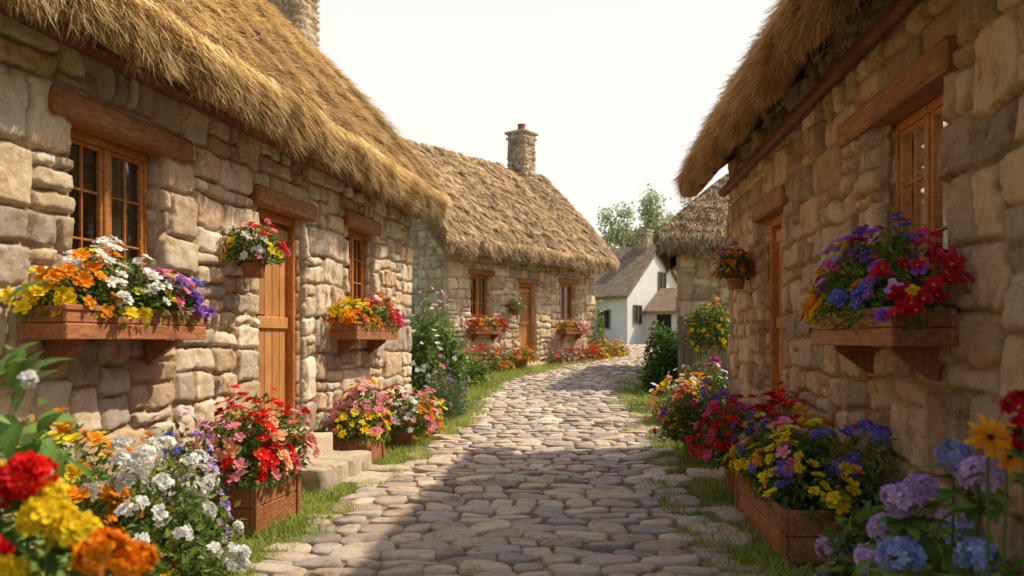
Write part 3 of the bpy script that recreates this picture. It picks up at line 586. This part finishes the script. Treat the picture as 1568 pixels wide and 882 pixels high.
def hanging(o,d,n,u,z,pal,seed,rr=.1,a=.19,nc=85,R=.032,nl=800):
    c=o+u*d+n*.16+ZV*z;par=empty('hanging_flower_pot',tuple(c));pot(par,c,rr,.16);q=Acc()
    tube(q,[o+u*d+ZV*(z+.1),o+u*d+n*.06+ZV*(z+.1)],[.012,.012],6)
    ring=[c+ZV*.11+rr*1.02*(math.cos(t)*d+math.sin(t)*n) for t in np.linspace(0,2*math.pi,17)];tube(q,ring,[.007]*17,6);q.obj('wall_bracket',M['metal'],par)
    plant(c+ZV*.17,d,a,a*.85,.2,pal,nc,R,nl,seed,par=par,trail=.05,ll=.045)
hanging(o1,d1,n1,5.45,1.66,[RED,PINK,WHI,PINK,YEL],109)
hanging(o2,d2,n2,7.0,1.68,[ORA,BLU,PUR,RED,ORA],107,a=.18)
hanging(o3,d3,n3,2.1,1.75,[PINK,WHI],108,a=.2,nc=10,nl=500)
# left foreground and wall planting
bed((-1.12,1.80),A(1,.2,0),.22,.18,.80,[RED],110,nc=0,R=.024,nl=1000,ll=.06,lw=.75,name='geranium_plant',pts=[(-1.05,1.70,.90,.055,RED,.024),(-1.14,1.74,.87,.048,RED,.024),(-1.10,1.62,.76,.045,RED,.024)])
bed((-.98,1.66),A(1,0,0),.17,.12,.68,[YEL],111,nc=0,R=.026,nl=900,ll=.05,name='marigold_plant',pts=[(-.95,1.60,.83,.046,YEL,.025),(-.90,1.62,.80,.038,YEL,.025),(-1.03,1.58,.72,.042,YEL,.025),(-.83,1.60,.765,.046,ORA,.025),(-.79,1.64,.74,.034,ORA,.025),(-1.02,1.72,.86,.034,YEL,.024)])
bed((-1.42,2.1),A(1,.1,0),.24,.2,1.24,[WHI],112,nc=8,k=8,cr=.02,R=.012,nl=620,ll=.10,lw=.5,fine=True,name='leafy_shrub',green=[(.15,.25,.055),(.24,.34,.10),(.11,.19,.045)])
bed((-1.95,3.55),d1,.42,.26,.78,[YEL,ORA,YEL,ORA],113,nc=170,R=.045,nl=2200,name='marigold_bed',tall=0)
bed((-1.66,3.72),d1,.40,.22,.60,[WHI],114,nc=95,R=.024,nl=2000,k=8,cr=.04,name='white_phlox_bed',cc=(.7,.7,.3))
bed((-1.88,4.45),d1,.25,.22,.68,[PUR,LIL,BLU,LIL],115,nc=120,R=.036,nl=1200,name='violet_bed',tall=0)
boxed((-1.66,5.05),d1,.62,.3,.32,[RED,PINK,RED,CRIM,PINK,PEA],1116,a=.40,b=.26,hh=.44,nc=170,R=.042,nl=2000)
bed((-1.86,5.5),d1,.3,.22,.6,[RED,CRIM,ORA],117,nc=80,R=.038,nl=1200)
boxed((-1.46,7.5),d1,.5,.28,.25,[PINK,PINK,YEL,PINK],118,a=.36,b=.24,hh=.42,nc=160,R=.038,nl=1600,mat='pot')
potted((-1.2,8.55),[RED,ORA,WHI,PINK],119,r0=.14,h=.2,a=.34,b=.26,hh=.4,nc=140,R=.036,nl=1400)
bed((-1.08,9.4),d1,.45,.22,.42,[ORA,RED,WHI,YEL],120,nc=140,R=.036,nl=1400)
bed((-.92,10.6),d1,.5,.26,.62,[PUR,LIL],121,nc=110,R=.02,nl=2600,ll=.07,lw=.2,name='lavender_bed',green=[(.16,.24,.09),(.13,.20,.07)],tall=.3)
bed((-1.35,12.6),A(.5,1,0),.75,.5,1.38,[WHI,WHI,PINK],122,nc=190,R=.04,nl=8000,ll=.09,name='flowering_shrub',cc=(.6,.6,.3),green=[(.17,.26,.06),(.24,.33,.09),(.12,.20,.05)])
bed((-.85,14.5),A(.5,1,0),.6,.3,.55,[WHI,PINK,ORA],123,nc=60,R=.036,nl=2500,ll=.08)
for i,(s,w,pl,h) in enumerate([(.1,.4,[ORA,YEL],.5),(.75,.38,[ORA,RED,PINK],.52),(1.35,.4,[ORA,PEA,RED],.5),(2.0,.4,[RED,ORA],.4),(3.45,.4,[PINK,MAG,LIL],.34),(4.1,.4,[PINK,RED,PEA],.38),(4.75,.4,[RED,MAG],.40),(5.35,.38,[YEL,ORA,RED],.45),(5.95,.25,[YEL,RED,ORA],.5),(6.6,.2,[PINK,YEL],.4)]):
    p=o3+s*d3+w*n3
    if i in(1,3): potted(p,pl,130+i,r0=.15,h=.2,a=.3,b=.24,hh=h-.12,nc=60,R=.04,nl=800)
    else: bed(p,d3,.36,.24,h,pl,130+i,nc=80,R=.04,nl=950,name='flower_bed')
bed(o3+5.75*d3+.12*n3,d3,.16,.14,1.25,[YEL,WHI],141,nc=25,R=.035,nl=1500,name='climbing_plant',z=.1)
# right side
bed((2.68,13.4),A(1,.3,0),.32,.45,1.15,[WHI],150,nc=0,R=.02,nl=6000,ll=.085,name='leafy_hedge_shrub',green=[(.10,.18,.04),(.15,.24,.05),(.07,.13,.03)])
bed((2.95,11.75),A(1,0,0),.33,.2,.34,[YEL,ORA,YEL],151,nc=60,R=.04,nl=1500,z=1.15,name='climbing_rose_bush',trail=.6,ll=.07)
bed((2.75,11.3),A(1,0,0),.4,.3,.75,[PINK,MAG,WHI],152,nc=70,R=.036,nl=1600,ll=.06)
bed((2.2,10.3),A(.4,1,0),.42,.32,.55,[YEL,ORA,PEA,WHI],153,nc=170,R=.042,nl=1700)
bed((2.15,9.3),A(.2,1,0),.4,.28,.62,[ORA,YEL,PEA,ORA],1154,nc=140,R=.042,nl=1500)
potted((1.84,7.8),[PUR,CRIM,ORA,MAG],155,r0=.15,h=.24,a=.3,b=.26,hh=.42,nc=110,R=.034,nl=1500,ll=.06)
bed((2.2,8.35),d2,.35,.22,.8,[PUR,BLU,PUR,ORA],156,nc=100,R=.036,nl=1500)
potted((1.80,6.05),[CRIM,RED,MAG],157,r0=.17,h=.30,a=.34,b=.27,hh=.42,nc=150,R=.042,nl=1500)
bed((2.0,5.75),d2,.45,.18,.76,[RED,CRIM,RED],158,nc=120,R=.042,nl=1500)
boxed((1.64,4.74),d2,1.25,.28,.28,[YEL,BLU,YEL,YEL,PINK,ORA],159,a=.68,b=.25,hh=.40,nc=210,R=.042,nl=2800,ll=.055,sh=(.05,0))
bed((1.88,4.1),d2,.35,.16,.72,[BLU,SKY,PUR,PEA],160,nc=24,k=22,cr=.055,R=.018,nl=1300,layers=1,name='hydrangea_bush')
bed((1.57,3.2),d2,.42,.22,.52,[LIL,SKY,LIL,BLU],161,nc=18,k=44,cr=.066,R=.02,nl=900,ll=.08,lw=.7,layers=1,fine=True,name='hydrangea_bush',tall=.2)
bed((1.34,2.42),A(1,.2,0),.28,.22,.66,[SKY],162,nc=0,R=.02,nl=480,ll=.085,lw=.6,layers=1,fine=True,name='hydrangea_bush',pts=[(1.18,2.36,.72,.065,LIL,.019),(1.26,2.42,.74,.05,LIL,.019),(1.12,2.26,.58,.062,SKY,.019),(1.41,2.5,.83,.06,SKY,.019),(1.31,2.2,.82,.062,LIL,.019),(1.24,2.1,.62,.055,SKY,.019),(1.5,2.5,.78,.06,LIL,.019)])
bed((1.08,1.55),A(1,0,0),.17,.15,.66,[SKY],163,nc=0,R=.018,nl=190,ll=.11,lw=.55,fine=True,name='broadleaf_plant',green=[(.08,.16,.05),(.12,.21,.055)])
par=bed((1.22,2.0),A(1,0,0),.08,.08,.80,[ORA],164,nc=0,nl=160,ll=.06,name='gerbera_plant')
fl=Acc()
for x,y,z,R_ in((1.19,1.95,.955,.055),(1.27,2.0,.90,.045)):
    blooms(fl,A([x,y,z]),unit(A([-.25,-.8,.45])),[R_],A([1.,.40,.02]),(.07,.03,.01),layers=2,k=13,cup=.08)
    tube(fl,[A(1.22,2.0,.3),A((x+1.22)/2+.01,2.0,.62),A(x,y+.01,z-.005)],[.005,.004,.004],5,A(.14,.22,.06))
fl.obj('gerbera_flowers',M['petal'],par)
bed((1.19,1.8),A(1,0,0),.07,.07,.85,[CRIM],165,nc=0,nl=110,ll=.06,name='geranium_plant',pts=[(1.165,1.78,1.04,.045,CRIM,.022),(1.20,1.8,.97,.036,CRIM,.022)])
# ---------------------------------------------------------------- steps, slabs
def steps(name,o,d,n,u0,u1,tops,dep,seed):
    a=Acc();r=np.random.default_rng(seed)
    for i,(zt_,w1) in enumerate(zip(tops,dep)):
        k=2 if i else 1;us=np.linspace(u0-.05*i,u1+.1*i,k+1);gz=float(g((o+u0*d)[1]))
        for j in range(k):
            q=[(o+u*d+w*n)[:2] for u,w in((us[j]+.004,-.02),(us[j]+.004,w1),(us[j+1]-.004,w1),(us[j+1]-.004,-.02))]
            lump(a,q,gz-.03,zt_-gz+.03,spal[r.integers(4)]*.9,ex=16,seg=40,r=r,slab=True)
    a.obj(name,M['stone'],None,True)
steps('door_steps',o1,d1,n1,5.75,6.68,[.37,.20],[.28,.60],1)
steps('door_steps',o2,d2,n2,5.8,6.7,[.36,.18],[.2,.4],2)
steps('door_steps',o3,d3,n3,2.35,3.2,[.66,.56],[.3,.6],3)
a=Acc()
for q in ([(-1.5,6.35),(-1.05,6.3),(-1.0,6.75),(-1.46,6.85)],[(-1.45,6.93),(-.98,6.88),(-.92,7.15),(-1.4,7.2)],[(1.35,5.0),(1.52,5.0),(1.53,5.4),(1.36,5.4)],[(1.5,6.6),(1.85,6.5),(1.9,6.95),(1.55,7.0)]):
    lump(a,q,0,.055,A(.64,.55,.44)*rng.uniform(.85,1.05),ex=7,seg=32,slab=True)
a.obj('paving_slabs',M['stone'],None,True)
a=Acc();fp=empty('wooden_fence',(3.1,12.3,.2))
for i,x in enumerate(np.arange(2.66,3.9,.095)):
    hh=1.4+rng.normal()*.03;y=12.35-.12*(x-2.66);cbox(a,A(x,y,.15+hh/2),np.eye(3),(.042,.011,hh/2),.006,A(1,1,1)*rng.uniform(.7,1.2))
a.obj('fence_boards',M['grey'],fp);a=Acc()
for z in(.5,1.25): cbox(a,A(3.28,12.31,z),[unit(A(1,-.12,0)),unit(A(.12,1,0)),ZV],(.66,.02,.035),.006)
a.obj('fence_rails',M['grey'],fp)
# ---------------------------------------------------------------- grass
def grass(name,X,Y,h,seed,wd=.006):
    r=np.random.default_rng(seed);n=len(X);P=np.column_stack([X,Y,g(Y)-.005]);D=unit(np.column_stack([r.normal(size=n)*.4,r.normal(size=n)*.4,np.ones(n)]));N=unit(np.column_stack([r.normal(size=(n,2)),np.zeros(n)]))
    pal=np.array([(.30,.40,.06),(.41,.48,.09),(.20,.29,.05),(.46,.45,.15)]);k=fbm(X*3,Y*3,seed)[:,None]
    a=Acc();blades(a,P,D,N,h*r.uniform(.4,1.3,n),np.full(n,wd)*r.uniform(.7,1.4,n),pal[r.integers(4,size=n)]*(.6+.8*k),h*r.normal(size=n)*.5);a.obj(name,M['leaf'])
r=np.random.default_rng(5)
def strip(n,y0,y1,side,p=1.6):
    Y=y0+(y1-y0)*r.random(n)**p;f=r.random(n)
    if side<0: 
        wl=np.where(Y<10.3,-3.18+.188*Y,np.where(Y<16,-2.4,.8*Y-14.6));e=PL(Y)+(vn(Y*3,Y*0)-.1)*.26
        X=e+(wl-e)*f**1.4
    else:
        wl=np.where(Y<8.8,1.64+.088*Y,np.where(Y<15,3.4,np.minimum(PR(Y)+1.2,9)));e=PR(Y)-(vn(Y*3,Y*0+9)-.1)*.30
        X=e+(wl-e)*f**1.4
    return X,Y
X1,Y1=strip(60000,2.2,22,-1);X2,Y2=strip(40000,2.2,24,1)
X=np.concatenate([X1,X2]);Y=np.concatenate([Y1,Y2]);keep=fbm(X*2.5,Y*2.5,4)>.30;X,Y=X[keep],Y[keep]
grass('grass_verge',X,Y,.05+.07*fbm(X*2,Y*2,8)+.03*(Y>9),1,.0065)
n=5000;Y=2.5+16*r.random(n)**1.4;q=np.where(r.random(n)<.5,r.random(n)**3*.3,1-r.random(n)**3*.3);X=PL(Y)*(1-q)+PR(Y)*q
kp=fbm(X*2,Y*2,14)>.45;X=X[kp];Y=Y[kp]
grass('path_grass',X,Y,.04,2,.004)
a=Acc();n=320;pp=o1+d1*5.6-n1*.55+ZV*4.08;P=pp+np.outer(r.normal(size=n)*.13,d1)+np.outer(r.normal(size=n)*.06,unit(-n1+ZV*1.2));D=unit(ZV+n1*.3+r.normal(size=(n,3))*.35)
blades(a,P,D,unit(r.normal(size=(n,3))),r.uniform(.06,.16,n),np.full(n,.008),np.tile(A(.30,.37,.08),(n,1))*r.uniform(.6,1.2,(n,1)),r.normal(size=n)*.03);a.obj('roof_grass_tuft',M['leaf'],c1)
# ---------------------------------------------------------------- trees
def tree(name,c,H,W,seed,nl=9000,ls=.26):
    r=np.random.default_rng(seed);c=A(c[0],c[1],float(g(c[1])));par=empty(name,tuple(c));segs=[];tips=[]
    def br(p,dv,l,rad,lv):
        pts=[p];q=p
        for i in range(4): q=q+dv*l/4;dv=unit(dv+r.normal(size=3)*.12+ZV*.04);pts.append(q)
        segs.append((pts,list(np.linspace(rad,rad*.55,5))))
        if lv==0: tips.append(q);return
        for k in range(4 if lv>1 else 3):
            nv=unit(dv+r.normal(size=3)*.62*A(1,1,.7));br(pts[r.integers(2,5)],nv,l*r.uniform(.55,.8),rad*.5,lv-1)
        if lv<3: tips.append(q)
    br(A(0,0,0),ZV,H*.40,H*.022,3);tips=np.array(tips)
    k=A(W/2/np.abs(tips[:,0]).max(),W/2/np.abs(tips[:,1]).max(),H*.95/tips[:,2].max());a=Acc()
    for pts,rd in segs: tube(a,[c+p*k for p in pts],rd,6)
    a.obj('trunk_and_limbs',M['grey'],par,True);tips=c+tips*k
    ti=r.integers(len(tips),size=nl);P=tips[ti]+r.normal(size=(nl,3))*H*.03
    C=np.array([(.44,.48,.26),(.52,.55,.30),(.36,.41,.21)])[r.integers(3,size=nl)]*r.uniform(.75,1.25,len(tips))[:,None][ti]  # leaf colours paled to paint in distance haze
    L=r.uniform(.6,1.3,nl)*ls;f=Acc();leaves(f,P,unit(r.normal(size=(nl,3))),unit(r.normal(size=(nl,3))+ZV),L,L*.6,C);f.obj('leaf_clumps',M['leaf'],par)
tree('broadleaf_tree',(10.8,60),12.0,8.5,1,9000);tree('broadleaf_tree',(7.0,66),9.2,3.4,2,4000);tree('broadleaf_tree',(14.5,58),9,6,4,6000)
a=Acc();rr=np.random.default_rng(8);n=26000;X=rr.uniform(-60,70,n);hh=2.2+3.2*fbm(X*.12,X*0,3);P=np.column_stack([X,92+rr.normal(size=n)*2,1+hh*rr.random(n)**.7]);L=rr.uniform(.5,1.1,n)
leaves(a,P,unit(rr.normal(size=(n,3))),unit(rr.normal(size=(n,3))+ZV),L,L*.7,np.array([(.36,.41,.24),(.42,.47,.28)])[rr.integers(2,size=n)]*rr.uniform(.7,1.2,(n,1)));a.obj('distant_tree_line',M['leaf'])  # pale leaf colours carry the painted haze here too
# ---------------------------------------------------------------- light, sky, camera
sv=unit(A(.75,.27,1.0));el=math.asin(sv[2]);rot=math.atan2(sv[0],sv[1])
ld=bpy.data.lights.new('sun','SUN');ld.energy=5;ld.angle=math.radians(.5);ld.color=(1,.89,.69);lo=bpy.data.objects.new('sun',ld);bpy.context.scene.collection.objects.link(lo)
lo.rotation_euler=Vector(sv).to_track_quat('Z','Y').to_euler();lo.location=(20,10,30)
w=bpy.data.worlds.new('World');bpy.context.scene.world=w;w.use_nodes=True;nt=w.node_tree;bg=nt.nodes['Background'];sk=nt.nodes.new('ShaderNodeTexSky');sk.sky_type='NISHITA';sk.sun_disc=False
sk.sun_elevation=el;sk.sun_rotation=rot;sk.air_density=1.0;sk.dust_density=3.0;sk.ozone_density=.8
# bright haze on the sun's side of the sky, thick towards the horizon, dimmed overhead and away from the sun to cut fill light
tc=nd(nt,'ShaderNodeTexCoord');sp=nd(nt,'ShaderNodeSeparateXYZ');nt.links.new(tc.outputs['Generated'],sp.inputs[0])
hf=ramp(nt,sp.outputs['Z'],[(0,(.95,.95,.95)),(.38,(.90,.90,.90)),(.55,(.45,.45,.45)),(.75,(.15,.15,.15))])
dt=nd(nt,'ShaderNodeVectorMath',operation='DOT_PRODUCT');nt.links.new(tc.outputs['Generated'],dt.inputs[0]);dt.inputs[1].default_value=tuple(sv)
hs=ramp(nt,dt.outputs['Value'],[(0,(.12,.12,.12)),(.24,(1,1,1))])
mul=nd(nt,'ShaderNodeMath',operation='MULTIPLY');nt.links.new(hf,mul.inputs[0]);nt.links.new(hs,mul.inputs[1])
hz=mixc(nt,'MIX',mul.outputs[0],sk.outputs[0],(7.2,6.95,6.5))
nt.links.new(hz,bg.inputs[0]);bg.inputs[1].default_value=.15
cd=bpy.data.cameras.new('camera');cam=bpy.data.objects.new('camera',cd);bpy.context.scene.collection.objects.link(cam);cam.location=(0,0,1.2);cam.rotation_euler=(math.radians(90),0,0)
cd.sensor_width=36;cd.lens=27.55;cd.shift_y=.0504;cd.clip_end=3000;cd.clip_start=.05;cd.dof.use_dof=True;cd.dof.focus_distance=7.0;cd.dof.aperture_fstop=2.6
s=bpy.context.scene;s.camera=cam;s.view_settings.view_transform='Standard';s.view_settings.look='None';s.view_settings.exposure=0
